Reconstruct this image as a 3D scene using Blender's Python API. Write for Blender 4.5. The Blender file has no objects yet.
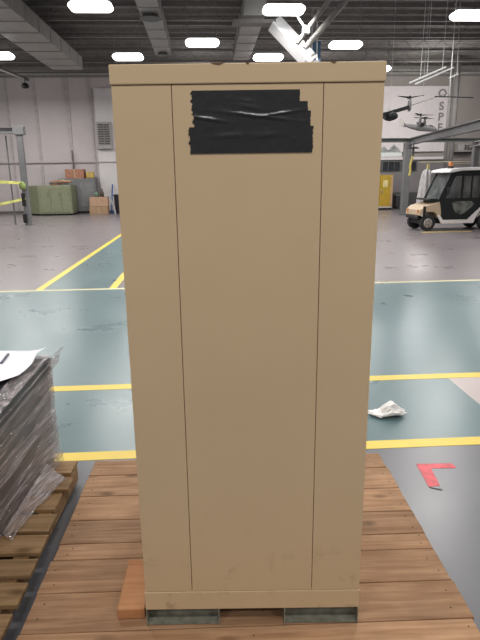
import bpy, bmesh, math, random
from math import radians, sin, cos, pi, atan2, sqrt
from mathutils import Vector, Matrix
random.seed(7)
COL = bpy.context.scene.collection
A = radians(3.2)                      # the hall is turned a little against the cabinet

def ub(u, v, z=0.0):                  # hall coordinates -> world
    return (u*cos(A) - v*sin(A), u*sin(A) + v*cos(A), z)

# ------------------------------------------------------------------ materials
MATS = {}
def mat(name, col, rough=0.6, metal=0.0, var=0.12, scale=6.0, bump=0.0, bscale=40.0,
        stretch=(1, 1, 1), emit=None, es=0.0, spec=0.5, alpha=None, trans=0.0, rnd=0.0):
    if name in MATS: return MATS[name]
    m = bpy.data.materials.new(name); m.use_nodes = True
    nt = m.node_tree; N = nt.nodes; L = nt.links
    b = N['Principled BSDF']
    tc = N.new('ShaderNodeTexCoord'); mp = N.new('ShaderNodeMapping')
    mp.inputs['Scale'].default_value = stretch
    L.new(tc.outputs['Object'], mp.inputs['Vector'])
    nz = N.new('ShaderNodeTexNoise'); nz.inputs['Scale'].default_value = scale
    nz.inputs['Detail'].default_value = 5; L.new(mp.outputs[0], nz.inputs['Vector'])
    rp = N.new('ShaderNodeValToRGB')
    rp.color_ramp.elements[0].position = 0.3; rp.color_ramp.elements[1].position = 0.7
    c = Vector(col)
    rp.color_ramp.elements[0].color = tuple(max(0, x*(1-var)) for x in c) + (1,)
    rp.color_ramp.elements[1].color = tuple(min(1, x*(1+var)) for x in c) + (1,)
    L.new(nz.outputs['Fac'], rp.inputs['Fac'])
    out = rp.outputs['Color']
    if rnd > 0:
        oi = N.new('ShaderNodeObjectInfo'); mr = N.new('ShaderNodeMapRange')
        mr.inputs['To Min'].default_value = 1-rnd; mr.inputs['To Max'].default_value = 1+rnd
        L.new(oi.outputs['Random'], mr.inputs['Value'])
        mx = N.new('ShaderNodeVectorMath'); mx.operation = 'SCALE'
        L.new(out, mx.inputs[0]); L.new(mr.outputs[0], mx.inputs['Scale']); out = mx.outputs[0]
    L.new(out, b.inputs['Base Color'])
    b.inputs['Roughness'].default_value = rough; b.inputs['Metallic'].default_value = metal
    b.inputs['Specular IOR Level'].default_value = spec
    if trans: b.inputs['Transmission Weight'].default_value = trans
    if alpha is not None: b.inputs['Alpha'].default_value = alpha
    if emit: 
        b.inputs['Emission Color'].default_value = tuple(emit) + (1,)
        b.inputs['Emission Strength'].default_value = es
    if bump > 0:
        n2 = N.new('ShaderNodeTexNoise'); n2.inputs['Scale'].default_value = bscale
        L.new(mp.outputs[0], n2.inputs['Vector'])
        bp = N.new('ShaderNodeBump'); bp.inputs['Strength'].default_value = bump
        bp.inputs['Distance'].default_value = 0.01
        L.new(n2.outputs['Fac'], bp.inputs['Height']); L.new(bp.outputs[0], b.inputs['Normal'])
    MATS[name] = m
    return m

def wood_mat(name, c1, c2, knot=(0.10, 0.05, 0.02)):
    m = bpy.data.materials.new(name); m.use_nodes = True
    nt = m.node_tree; N = nt.nodes; L = nt.links; b = N['Principled BSDF']
    tc = N.new('ShaderNodeTexCoord'); oi = N.new('ShaderNodeObjectInfo')
    ofs = N.new('ShaderNodeVectorMath'); ofs.operation = 'SCALE'; ofs.inputs[0].default_value = (7, 13, 5)
    L.new(oi.outputs['Random'], ofs.inputs['Scale'])
    ad = N.new('ShaderNodeVectorMath'); ad.operation = 'ADD'
    L.new(tc.outputs['Object'], ad.inputs[0]); L.new(ofs.outputs[0], ad.inputs[1])
    mp = N.new('ShaderNodeMapping'); mp.inputs['Scale'].default_value = (1.2, 16, 16)
    L.new(ad.outputs[0], mp.inputs['Vector'])
    nz = N.new('ShaderNodeTexNoise'); nz.inputs['Scale'].default_value = 2.2; nz.inputs['Detail'].default_value = 7
    nz.inputs['Distortion'].default_value = 0.6
    L.new(mp.outputs[0], nz.inputs['Vector'])
    rp = N.new('ShaderNodeValToRGB'); rp.color_ramp.elements[0].position = .33; rp.color_ramp.elements[1].position = .68
    rp.color_ramp.elements[0].color = c1 + (1,); rp.color_ramp.elements[1].color = c2 + (1,)
    L.new(nz.outputs['Fac'], rp.inputs['Fac'])
    vo = N.new('ShaderNodeTexVoronoi'); vo.inputs['Scale'].default_value = 1.0
    mp2 = N.new('ShaderNodeMapping'); mp2.inputs['Scale'].default_value = (3.4, 7, 1)
    L.new(ad.outputs[0], mp2.inputs['Vector']); L.new(mp2.outputs[0], vo.inputs['Vector'])
    mr = N.new('ShaderNodeMapRange'); mr.inputs['From Min'].default_value = 0.05; mr.inputs['From Max'].default_value = 0.19
    mr.inputs['To Min'].default_value = 0.75; mr.inputs['To Max'].default_value = 0.0
    L.new(vo.outputs['Distance'], mr.inputs['Value'])
    mx = N.new('ShaderNodeMix'); mx.data_type = 'RGBA'
    L.new(mr.outputs[0], mx.inputs['Factor']); L.new(rp.outputs['Color'], mx.inputs['A']); mx.inputs['B'].default_value = knot + (1,)
    # blotchy stains
    n3 = N.new('ShaderNodeTexNoise'); n3.inputs['Scale'].default_value = 6; n3.inputs['Detail'].default_value = 6
    L.new(ad.outputs[0], n3.inputs['Vector'])
    m3 = N.new('ShaderNodeMapRange'); m3.inputs['To Min'].default_value = .68; m3.inputs['To Max'].default_value = 1.34
    L.new(n3.outputs['Fac'], m3.inputs['Value'])
    m4 = N.new('ShaderNodeMapRange'); m4.inputs['To Min'].default_value = .84; m4.inputs['To Max'].default_value = 1.14
    L.new(oi.outputs['Random'], m4.inputs['Value'])
    mu = N.new('ShaderNodeMath'); mu.operation = 'MULTIPLY'; L.new(m3.outputs[0], mu.inputs[0]); L.new(m4.outputs[0], mu.inputs[1])
    sc = N.new('ShaderNodeVectorMath'); sc.operation = 'SCALE'; L.new(mx.outputs['Result'], sc.inputs[0]); L.new(mu.outputs[0], sc.inputs['Scale'])
    L.new(sc.outputs[0], b.inputs['Base Color'])
    b.inputs['Roughness'].default_value = .72; b.inputs['Specular IOR Level'].default_value = .3
    bp = N.new('ShaderNodeBump'); bp.inputs['Strength'].default_value = .35; bp.inputs['Distance'].default_value = .004
    L.new(nz.outputs['Fac'], bp.inputs['Height']); L.new(bp.outputs[0], b.inputs['Normal'])
    return m

WOOD = wood_mat('warm_plank_wood', (0.28, 0.152, 0.078), (0.44, 0.262, 0.150))
WOOD2 = wood_mat('pale_pallet_wood', (0.21, 0.125, 0.058), (0.34, 0.215, 0.11))
WOOD3 = wood_mat('orange_timber', (0.42, 0.18, 0.075), (0.52, 0.26, 0.12))

def floor_mat(name, col, var=0.05, rough=0.27):
    m = bpy.data.materials.new(name); m.use_nodes = True
    nt = m.node_tree; N = nt.nodes; L = nt.links; b = N['Principled BSDF']
    tc = N.new('ShaderNodeTexCoord')
    n1 = N.new('ShaderNodeTexNoise'); n1.inputs['Scale'].default_value = 1.1; n1.inputs['Detail'].default_value = 8; n1.inputs['Roughness'].default_value = .62
    L.new(tc.outputs['Object'], n1.inputs['Vector'])
    rp = N.new('ShaderNodeValToRGB'); e = rp.color_ramp.elements
    e[0].position = .3; e[1].position = .72
    e[0].color = tuple(x*(1-var) for x in col) + (1,); e[1].color = tuple(x*(1+var) for x in col) + (1,)
    L.new(n1.outputs['Fac'], rp.inputs['Fac'])
    # small scuffs
    mp = N.new('ShaderNodeMapping'); mp.inputs['Scale'].default_value = (2.2, 9, 1)
    L.new(tc.outputs['Object'], mp.inputs['Vector'])
    n2 = N.new('ShaderNodeTexNoise'); n2.inputs['Scale'].default_value = 2.0; n2.inputs['Detail'].default_value = 6
    L.new(mp.outputs[0], n2.inputs['Vector'])
    r2 = N.new('ShaderNodeMapRange'); r2.inputs['From Min'].default_value = .66; r2.inputs['From Max'].default_value = .75
    r2.inputs['To Max'].default_value = .08
    L.new(n2.outputs['Fac'], r2.inputs['Value'])
    mx = N.new('ShaderNodeMix'); mx.data_type = 'RGBA'; L.new(r2.outputs[0], mx.inputs['Factor'])
    L.new(rp.outputs['Color'], mx.inputs['A']); mx.inputs['B'].default_value = tuple(x*.45 for x in col) + (1,)
    L.new(mx.outputs['Result'], b.inputs['Base Color'])
    r3 = N.new('ShaderNodeMapRange'); r3.inputs['To Min'].default_value = rough-.07; r3.inputs['To Max'].default_value = rough+.12
    L.new(n1.outputs['Fac'], r3.inputs['Value']); L.new(r3.outputs[0], b.inputs['Roughness'])
    b.inputs['Specular IOR Level'].default_value = .6
    n4 = N.new('ShaderNodeTexNoise'); n4.inputs['Scale'].default_value = 5; n4.inputs['Detail'].default_value = 3
    L.new(tc.outputs['Object'], n4.inputs['Vector'])
    bp = N.new('ShaderNodeBump'); bp.inputs['Strength'].default_value = .05; bp.inputs['Distance'].default_value = .02
    L.new(n4.outputs['Fac'], bp.inputs['Height']); L.new(bp.outputs[0], b.inputs['Normal'])
    return m

F_TEAL = floor_mat('teal_painted_concrete', (0.115, 0.185, 0.200))
F_GREY = floor_mat('grey_painted_concrete', (0.215, 0.190, 0.200))
F_NEAR = floor_mat('cool_grey_concrete', (0.150, 0.152, 0.168))
F_PALE = floor_mat('pale_worn_concrete', (0.50, 0.42, 0.41), .06, .34)
YEL = floor_mat('yellow_line_paint', (0.82, 0.60, 0.07), .12, .4)
PALEYEL = floor_mat('faded_line_paint', (0.66, 0.60, 0.36), .12, .4)

# ------------------------------------------------------------------ builders
class MB:
    def __init__(s): s.bm = bmesh.new()
    def box(s, x0, x1, y0, y1, z0, z1, M=None):
        vs = [s.bm.verts.new((x, y, z)) for x in (x0, x1) for y in (y0, y1) for z in (z0, z1)]
        for f in ((0,1,3,2), (4,6,7,5), (0,4,5,1), (2,3,7,6), (0,2,6,4), (1,5,7,3)):
            s.bm.faces.new([vs[i] for i in f])
        if M: bmesh.ops.transform(s.bm, matrix=M, verts=vs)
        return s
    def beam(s, p, q, w, h, roll=0.0):          # rectangular bar p->q ; w sideways, h up
        p = Vector(p); q = Vector(q); d = (q-p).normalized()
        up = Vector((0,0,1)) if abs(d.z) < .95 else Vector((0,1,0))
        sd = d.cross(up).normalized(); up = sd.cross(d).normalized()
        sd, up = sd*cos(roll)+up*sin(roll), up*cos(roll)-sd*sin(roll)
        vs = []
        for c in (p, q):
            for a, b in ((-1,-1), (1,-1), (1,1), (-1,1)):
                vs.append(s.bm.verts.new(c + sd*a*w/2 + up*b*h/2))
        s.bm.faces.new(vs[0:4][::-1]); s.bm.faces.new(vs[4:8])
        for i in range(4):
            j = (i+1) % 4; s.bm.faces.new((vs[i], vs[j], vs[4+j], vs[4+i]))
        return s
    def tube(s, p, q, r0, r1=None, n=16, cap=True):
        r1 = r0 if r1 is None else r1
        p = Vector(p); q = Vector(q); d = (q-p).normalized()
        up = Vector((0,0,1)) if abs(d.z) < .95 else Vector((0,1,0))
        sd = d.cross(up).normalized(); up = sd.cross(d).normalized()
        a = [s.bm.verts.new(p + (sd*cos(2*pi*i/n) + up*sin(2*pi*i/n))*r0) for i in range(n)]
        b = [s.bm.verts.new(q + (sd*cos(2*pi*i/n) + up*sin(2*pi*i/n))*r1) for i in range(n)]
        for i in range(n):
            j = (i+1) % n; s.bm.faces.new((a[i], a[j], b[j], b[i]))
        if cap: s.bm.faces.new(a[::-1]); s.bm.faces.new(b)
        return s
    def path(s, pts, r, n=8):
        for a, b in zip(pts[:-1], pts[1:]): s.tube(a, b, r, n=n)
        return s
    def prism(s, poly, ax, lo, hi):   # poly in the two other axes
        def P(a, b, c): return {'x': (c, a, b), 'y': (a, c, b), 'z': (a, b, c)}[ax]
        A_ = [s.bm.verts.new(P(a, b, lo)) for a, b in poly]; B_ = [s.bm.verts.new(P(a, b, hi)) for a, b in poly]
        n = len(poly)
        s.bm.faces.new(A_[::-1]); s.bm.faces.new(B_)
        for i in range(n):
            j = (i+1) % n; s.bm.faces.new((A_[i], A_[j], B_[j], B_[i]))
        return s
    def loft(s, rings, n=16, p=2.0):  # rings: (x, cy, cz, ry, rz)
        rr = []
        for (x, cy, cz, ry, rz) in rings:
            R_ = []
            for i in range(n):
                t = 2*pi*i/n; a = cos(t); b = sin(t)
                a = math.copysign(abs(a)**(2/p), a); b = math.copysign(abs(b)**(2/p), b)
                R_.append(s.bm.verts.new((x, cy+a*ry, cz+b*rz)))
            rr.append(R_)
        for a, b in zip(rr[:-1], rr[1:]):
            for i in range(n):
                j = (i+1) % n; s.bm.faces.new((a[i], a[j], b[j], b[i]))
        s.bm.faces.new(rr[0][::-1]); s.bm.faces.new(rr[-1]); return s
    def sheet(s, fn, nu, nv):
        g = [[s.bm.verts.new(fn(i/nu, j/nv)) for j in range(nv+1)] for i in range(nu+1)]
        for i in range(nu):
            for j in range(nv): s.bm.faces.new((g[i][j], g[i+1][j], g[i+1][j+1], g[i][j+1]))
        return s
    def build(s, name, m, parent=None, bevel=0.0, smooth=False, loc=None, rz=0.0, solid=0.0, seg=2, sub=0):
        bmesh.ops.recalc_face_normals(s.bm, faces=s.bm.faces)
        if bevel > 0:
            bmesh.ops.bevel(s.bm, geom=list(s.bm.edges), offset=bevel, segments=seg, affect='EDGES', profile=.5, clamp_overlap=True)
        me = bpy.data.meshes.new(name); s.bm.to_mesh(me); s.bm.free()
        if smooth:
            for f in me.polygons: f.use_smooth = True
        ms = m if isinstance(m, (list, tuple)) else [m]
        for x in ms: me.materials.append(x)
        o = bpy.data.objects.new(name, me); COL.objects.link(o)
        if parent: o.parent = parent
        if loc is not None: o.location = loc
        o.rotation_euler.z = rz
        if solid:
            md = o.modifiers.new('Solidify', 'SOLIDIFY'); md.thickness = solid
        if sub:
            md = o.modifiers.new('Subdivision', 'SUBSURF'); md.levels = sub; md.render_levels = sub
        return o

def thing(name, label, cat, loc, rz=0.0, group=None):
    o = bpy.data.objects.new(name, None); COL.objects.link(o)
    o.empty_display_size = .1
    o.location = loc; o.rotation_euler.z = rz; o['label'] = label; o['category'] = cat
    if group: o['group'] = group
    return o
def tag(o, label, cat, group=None):
    o['label'] = label; o['category'] = cat
    if group: o['group'] = group
    return o
def struct(o): o['kind'] = 'structure'; return o
def copy_tree(o, parent=None):
    c = o.copy(); COL.objects.link(c)
    if parent: c.parent = parent
    for ch in list(o.children): copy_tree(ch, c)
    return c
def H(mb, name, m, u=0, v=0, z=0, **k):     # a piece of the hall, built in hall axes
    return mb.build(name, m, None, loc=ub(u, v, z), rz=A, **k)

# ------------------------------------------------------------------ hall shell
U = [-25, -2.8, -1.6, 2.1, 25]; V = [-6, 3.29, 4.50, 8.95, 30.3]
bm = bmesh.new(); gv = [[bm.verts.new((u, v, 0)) for v in V] for u in U]
for i in range(4):
    for j in range(4):
        f = bm.faces.new((gv[i][j], gv[i+1][j], gv[i+1][j+1], gv[i][j+1]))
        if j == 0: k = 2
        elif j == 1: k = 3 if i == 3 else 0
        elif j == 2: k = 0
        else: k = 0 if i == 1 else 1
        f.material_index = k
me = bpy.data.meshes.new('floor'); bm.to_mesh(me); bm.free()
for m_ in (F_TEAL, F_GREY, F_NEAR, F_PALE): me.materials.append(m_)
fl = bpy.data.objects.new('floor', me); COL.objects.link(fl); fl.rotation_euler.z = A; struct(fl)

def line(n, u0, u1, v0, v1, m):
    struct(MB().box(u0, u1, v0, v1, 0.0, 0.002).build('trim_%d' % n, m, rz=A))
line(1, -25, 25, 3.235, 3.345, YEL)
line(2, -25, 25, 4.46, 4.575, YEL)
line(3, -25, 25, 8.89, 8.99, PALEYEL)
line(4, -2.86, -2.74, 8.99, 20, YEL)
line(5, -1.66, -1.54, 8.99, 20, YEL)
line(6, 6.7, 8.3, 16.85, 17.0, YEL)

WALL = mat('pale_pinkish_panel_wall', (0.52, 0.475, 0.475), .7, var=.05, scale=.8)
WALLR = mat('beige_grey_wall', (0.36, 0.325, 0.30), .7, var=.07, scale=.6)
WALLG = mat('grey_block_wall', (0.25, 0.232, 0.235), .8, var=.08, scale=1.5)
SEAM = mat('dark_joint_filler', (0.14, 0.125, 0.12), .8)
WHITE = mat('white_board', (0.82, 0.77, 0.77), .6, var=.03)
STEEL = mat('grey_painted_steel', (0.175, 0.175, 0.18), .55, var=.1, scale=3)
STEELD = mat('dark_green_grey_steel', (0.11, 0.12, 0.115), .55, var=.1)
GALV = mat('galvanised_duct', (0.33, 0.325, 0.31), .45, .35, var=.08, scale=3)
DECK = mat('dark_roof_deck', (0.105, 0.098, 0.09), .85, var=.25, scale=2.5, stretch=(1, 3, 1))
JOIST = mat('grey_roof_steel', (0.17, 0.16, 0.15), .7, var=.12)

w = MB().box(-25, 25, 0, .3, 0, 7.3)
struct(H(w, 'wall_back', WALL, 0, 30.3))
struct(H(MB().box(-.3, 0, -6, 30.3, 0, 7.3), 'wall_left', WALL, -25, 0))
struct(H(MB().box(0, .3, -6, 30.3, 0, 7.3), 'wall_right', WALL, 25, 0))
# roof deck with shallow corrugation
def deckf(a, b):
    k = int(round(b*180)); return (-25+50*a, -6+36.6*b, 7.2 + (.08 if (k//2) % 2 else 0))
struct(H(MB().sheet(deckf, 1, 180), 'ceiling', DECK))
n = 10
for v in (13.0, 15.2, 17.4, 19.6, 21.8, 24.0, 26.2, 28.4):      # roof joists, each a light truss running across
    j = MB(); j.box(-25, 25, -.05, .05, 7.06, 7.18); j.box(-25, 25, -.05, .05, 6.66, 6.74)
    for k in range(62):
        x = -25 + k*.8; j.beam((x, 0, 6.72), (x+.4, 0, 7.08), .014, .014); j.beam((x+.4, 0, 7.08), (x+.8, 0, 6.72), .014, .014)
    struct(H(j, 'trim_%d' % n, JOIST, 0, v)); n += 1
struct(H(MB().box(-25, 25, -.1, .1, 6.72, 7.2), 'trim_%d' % n, mat('edge_beam_grey', (0.22,0.21,0.195), .7), 0, 30.15)); n += 1
struct(H(MB().box(-25, 25, -.04, .04, 6.80, 6.86), 'trim_%d' % n, mat('light_conduit', (0.42,0.41,0.39), .6), 0, 29.95)); n += 1
# wall joints and pilaster
for u, wd in ((-13, .06), (-11.5, .05), (-10.0, .10), (-8.6, .14), (-6.98, .16), (-5.82, .10), (13.0, .4), (14.3, .08)):
    struct(H(MB().box(-wd/2, wd/2, -.05, 0, 0, 6.72), 'trim_%d' % n, mat('panel_joint', (0.43,0.39,0.39), .7), u, 30.3)); n += 1
struct(H(MB().box(-5.62, -4.2, -.12, 0, 0, 6.2), 'trim_%d' % n, mat('light_pilaster', (0.66,0.63,0.63), .7, var=.03), 0, 30.3)); n += 1
struct(H(MB().box(-25, -5.8, -.06, 0, 2.58, 2.63), 'trim_%d' % n, mat('panel_joint', (0,0,0)), 0, 30.25)); n += 1
struct(H(MB().box(-5.76, -4.4, -.06, 0, 2.58, 2.62), 'trim_%d' % n, mat('panel_joint', (0,0,0)), 0, 30.18)); n += 1
struct(H(MB().box(-25, 6, -.05, 0, 0, .14), 'baseboard_back', SEAM, 0, 30.25))
# right part of the far wall : darker panelling and a lower grey block front
struct(H(MB().box(6, 25, -.1, 0, 2.5, 6.72), 'wall_back_upper', WALLR, 0, 30.3))
lw = MB().box(6, 25, -.14, 0, 0, 2.5)
struct(H(lw, 'wall_back_lower', WALLG, 0, 30.3))
struct(H(MB().box(6, 13.0, -.1, 0, 2.54, 2.68), 'trim_%d' % n, WHITE, 0, 30.16)); n += 1
struct(H(MB().box(6, 25, -.03, 0, .78, .83), 'trim_%d' % n, SEAM, 0, 30.16)); n += 1
struct(H(MB().box(6, 25, -.05, 0, 0, .75), 'trim_%d' % n, mat('dark_plinth', (.09,.085,.09), .7), 0, 30.16)); n += 1
struct(H(MB().box(13.1, 25, -.04, 0, 2.26, 2.32), 'trim_%d' % n, mat('tan_rail', (.42,.37,.28), .6), 0, 30.16)); n += 1
# dark windows in the lower front
GLASSD = mat('dark_window_glass', (.035, .037, .045), .15, var=.2)
wi = 1
for (a, b) in ((8.2, 9.4), (9.5, 10.45), (10.6, 11.35)):
    fr = struct(H(MB().box(a-.05, b+.05, -.06, 0, 1.95, 2.46), 'window_%d' % wi, STEELD, 0, 30.16))
    p = MB()
    k = max(2, int((b-a)/.3))
    for q in range(k):
        x0 = a + (b-a)*q/k; p.box(x0+.02, x0+(b-a)/k-.02, -.075, -.055, 1.98, 2.43)
    p.build('pane', GLASSD, fr); wi += 1

# ------------------------------------------------------------------ beige cabinet
def tan_mat():
    m = mat('beige_enamel', (0.56, 0.415, 0.255), .42, var=.035, scale=1.6, bump=.03, bscale=220, spec=.35)
    nt = m.node_tree; N = nt.nodes; L = nt.links; b = N['Principled BSDF']
    src = b.inputs['Base Color'].links[0].from_socket
    tc = N.new('ShaderNodeTexCoord'); sp = N.new('ShaderNodeSeparateXYZ'); L.new(tc.outputs['Object'], sp.inputs[0])
    nz = N.new('ShaderNodeTexNoise'); nz.inputs['Scale'].default_value = 9; nz.inputs['Detail'].default_value = 8; nz.inputs['Roughness'].default_value = .7
    L.new(tc.outputs['Object'], nz.inputs['Vector'])
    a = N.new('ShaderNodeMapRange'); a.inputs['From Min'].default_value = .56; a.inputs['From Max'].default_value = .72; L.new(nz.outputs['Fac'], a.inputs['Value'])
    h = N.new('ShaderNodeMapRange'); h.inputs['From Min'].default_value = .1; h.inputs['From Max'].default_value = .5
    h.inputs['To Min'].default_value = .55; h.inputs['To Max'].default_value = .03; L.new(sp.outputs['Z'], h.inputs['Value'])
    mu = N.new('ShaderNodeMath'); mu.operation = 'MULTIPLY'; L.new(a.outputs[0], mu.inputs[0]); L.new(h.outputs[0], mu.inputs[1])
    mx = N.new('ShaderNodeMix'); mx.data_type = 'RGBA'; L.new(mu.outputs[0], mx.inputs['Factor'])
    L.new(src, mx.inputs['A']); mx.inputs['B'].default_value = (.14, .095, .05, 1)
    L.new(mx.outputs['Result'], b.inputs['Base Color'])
    return m
TAN = tan_mat()
DARK = mat('dark_gap', (.012, .011, .01), .9)
cab = thing('storage_cabinet', 'tall beige metal cabinet standing on the wooden skid, black tape on its upper front', 'cabinet', (0.0315, 1.69, 0.1415))
X0, X1 = -.3935, .3935; D = .72
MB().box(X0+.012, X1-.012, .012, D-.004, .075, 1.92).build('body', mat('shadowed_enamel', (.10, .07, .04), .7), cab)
g = .0009
MB().box(X0, -.2205-g, 0, .02, .146, 1.8765).build('front_panel', TAN, cab, bevel=.0015)
MB().box(-.2205+g, .2185-g, 0, .02, .146, 1.8765).build('front_panel', TAN, cab, bevel=.0015)
MB().box(.2185+g, X1, 0, .02, .146, 1.8765).build('front_panel', TAN, cab, bevel=.0015)
MB().box(X0, X0+.012, .02, D, .07 , 1.877).build('side_panel', TAN, cab)
MB().box(X1-.012, X1, .02, D, .07 , 1.877).build('side_panel', TAN, cab)
MB().box(X0, X1, D-.005, D+.005, .07 , 1.877).build('back_panel', TAN, cab)
MB().box(X0-.002, X1+.002, -.003, .02, .069, .1445).build('kick_panel', TAN, cab, bevel=.002)
# cap with chipped front edge
capm = MB().box(X0-.003, X1+.003, -.005, D+.004, 1.878, 1.932)
cap = capm.build('top_cap', TAN, cab, bevel=.003)
for (cx, cw) in ((-.085, .022), (.245, .010), (.0, .006)):
    c = MB(); c.prism([(cx-cw, 1.9335), (cx+cw*.9, 1.9335), (cx+cw*.5, 1.929), (cx+cw*.1, 1.926), (cx-cw*.6, 1.929)], 'y', -.0062, .0)
    o = c.build('paint_chip', mat('chipped_paint', (.13, .09, .05), .9), cap); o['label'] = 'dark chip in the cap edge'
# base with fork openings
BASE = mat('dusty_base_steel', (.22, .215, .17), .6, .2, var=.3, scale=25)
for a, b in ((X0, -.122), (.118, X1)):
    base = MB()
    base.box(a, b, 0, .66, 0, .004); base.box(a, b, .045, .049, .004, .069)
    base.box(a, a+.004, -.006, .66, .0, .069); base.box(b-.004, b, -.006, .66, .0, .069)
    base.build('fork_channel', BASE, cab)
MB().box(X0, X1, .665, .68, .0, .069).build('rear_rail', BASE, cab)
MB().box(X0+.002, X1-.002, .1, .62, .062, .07).build('underside', DARK, cab)
for x in (-.27, -.24, -.19, .17, .22, .25, .31):
    MB().tube((x, .040, .045), (x, .046, .045), .005, n=10).build('bolt', BASE, cab)
# tape strips
TAPE = mat('black_vinyl_tape', (.010, .0105, .012), .33, var=.1, bump=.25, bscale=30, spec=.6)
def strip(x0, x1, z0, z1, lay, rid, seedv, ragl=0.004):
    rnd = random.Random(seedv); lx = [rnd.uniform(-ragl, ragl) for _ in range(16)]; rx = [rnd.uniform(-.0015, .0015) for _ in range(16)]
    def fn(a, b):
        j = int(round(b*15)); x = (x0+lx[j])*(1-a) + (x1+rx[j])*a; z = z0*(1-b) + z1*b
        y = -.0012 - lay*.0007
        for (px, pz, L_, W_, h, ang) in rid:
            dx = x-px; dz = z-pz; e = dx*cos(ang)+dz*sin(ang); f_ = -dx*sin(ang)+dz*cos(ang)
            y -= .45*h*math.exp(-(e/L_)**2)*math.exp(-(f_/W_)**2)
        return (x, y, z)
    return MB().sheet(fn, 60, 15).build('tape_strip', TAPE, cab, smooth=True)
ox = -.0315; oz = -.14
R1 = [(.02, 1.79, .10, .004, .007, -.12), (.09, 1.795, .06, .003, .007, .12), (-.12, 1.783, .05, .004, .008, -.15), (0, 1.815, .03, .004, .004, -.2)]
R2 = [(-.05, 1.735, .05, .006, .005, .05), (.05, 1.735, .04, .006, .004, .1)]
strip(-.132+ox, .182+ox, 1.935+oz, 2.000+oz, 0, [(0.0, 1.83, .03, .004, .004, -.15)], 1)
strip(-.128+ox, .205+ox, 1.905+oz, 1.968+oz, 1, R1, 2)
strip(-.126+ox, .213+ox, 1.895+oz, 1.942+oz, 2, R1, 3)
strip(-.142+ox, .221+ox, 1.826+oz, 1.900+oz, 3, R2 + [(-.12, 1.765, .03, .003, .004, -.2)], 5)

# ------------------------------------------------------------------ wooden skid under the cabinet
SK = radians(1.7)
sk = thing('wooden_skid', 'wide skid of close-laid reddish brown planks carrying the beige cabinet', 'pallet', (0, 2.2, 0), SK)
seams = [2.955, 2.785, 2.575, 2.367, 2.190, 2.080, 1.882, 1.680, 1.505, 1.36, 1.18]
for i, (a, b) in enumerate(zip(seams[:-1], seams[1:])):
    e0 = random.uniform(-.006, .006); e1 = random.uniform(-.006, .006)
    pl = MB().box(-.845+e0, .852+e1, b+.0025-2.2, a-.0025-2.2, .112, .14-random.uniform(0, .0015))
    o = pl.build('deck_board', WOOD, sk, bevel=.003)
    if i not in (2, 5):
        pass
    for x in (-.79, .04, .80):
        for q in (.3, .72):
            y = b + (a-b)*q - 2.2 + random.uniform(-.012, .012); x_ = x + random.uniform(-.025, .025)
            MB().tube((x_, y, .1365), (x_, y, .1402), .0032, n=8).build('nail', mat('rusty_nail', (.09, .05, .03), .8), o)
for x in (-.78, 0, .78):
    MB().box(x-.045, x+.045, -1.0, .74, .02, .1115).build('stringer', WOOD2, sk, bevel=.003)
for y in (-.95, -.1, .66):
    MB().box(-.84, .84, y-.06, y+.06, 0, .0195).build('bottom_board', WOOD2, sk, bevel=.002)

tb = MB().box(-.052, .052, -.14, .14, 0, .045).build('timber_offcut', WOOD3, bevel=.004, loc=(-.432, 1.86, .14), rz=radians(2))
tag(tb, 'short orange timber offcut lying on the skid beside the cabinet', 'timber')

# ------------------------------------------------------------------ left pallet with the wrapped load
pp = thing('shipping_pallet', 'slatted wooden pallet with gaps between its boards, carrying the wrapped load', 'pallet', (-1.5, 2.2, 0), radians(1.0))
bys = [(2.925, 2.785), (2.728, 2.614), (2.558, 2.432), (2.390, 2.255), (2.228, 2.099), (2.060, 1.953), (1.913, 1.787), (1.745, 1.62), (1.58, 1.46)]
exs = [.535, .565, .55, .575, .585, .592, .600, .60, .60]
for (a, b), ex in zip(bys, exs):
    MB().box(-.62, ex, b-2.2, a-2.2, .118, .1395).build('deck_board', WOOD2, pp, bevel=.003)
for x in (-.57, 0, .50):
    MB().box(x-.035, x+.035, -.72, .71, .02, .1175).build('stringer', WOOD2, pp, bevel=.003)
for y in (-.67, 0, .66):
    MB().box(-.62, .50, y-.05, y+.05, 0, .0195).build('bottom_board', WOOD2, pp, bevel=.002)

RIB = mat('charcoal_ribbed_panel', (.045, .047, .052), .5, var=.15, scale=9)
RIBS = mat('charcoal_panel_side', (.11, .10, .105), .45, var=.3, scale=7, stretch=(1, .5, 30))
ld = thing('wrapped_load', 'stack of charcoal ribbed panels bound in wrinkled clear stretch film on the left pallet', 'load', (-1.445, 2.2, .1412), radians(3.5))
LX, LY0, LY1 = .42, -.74, .69
zz = 0
for k in range(10):
    h = .0645
    p = MB(); dx = random.uniform(-.006, .006) ; fb = 1-(k+.5)/10
    p.box(-LX+dx, LX-.008+dx, LY0, LY1, zz+.002, zz+h-.004)
    if k == 9:
        y = LY0+.01
        while y < LY1-.02:
            p.box(-LX+.01, LX-.03, y, y+.012, zz+h-.004, zz+h+.003); y += .026
    for v_ in p.bm.verts: v_.co.x += fb*(-.115+.115*v_.co.y)
    p.build('ribbed_panel', RIBS if k < 9 else RIB, ld, bevel=0)
    zz += h+.001
TOPZ = zz

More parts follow.
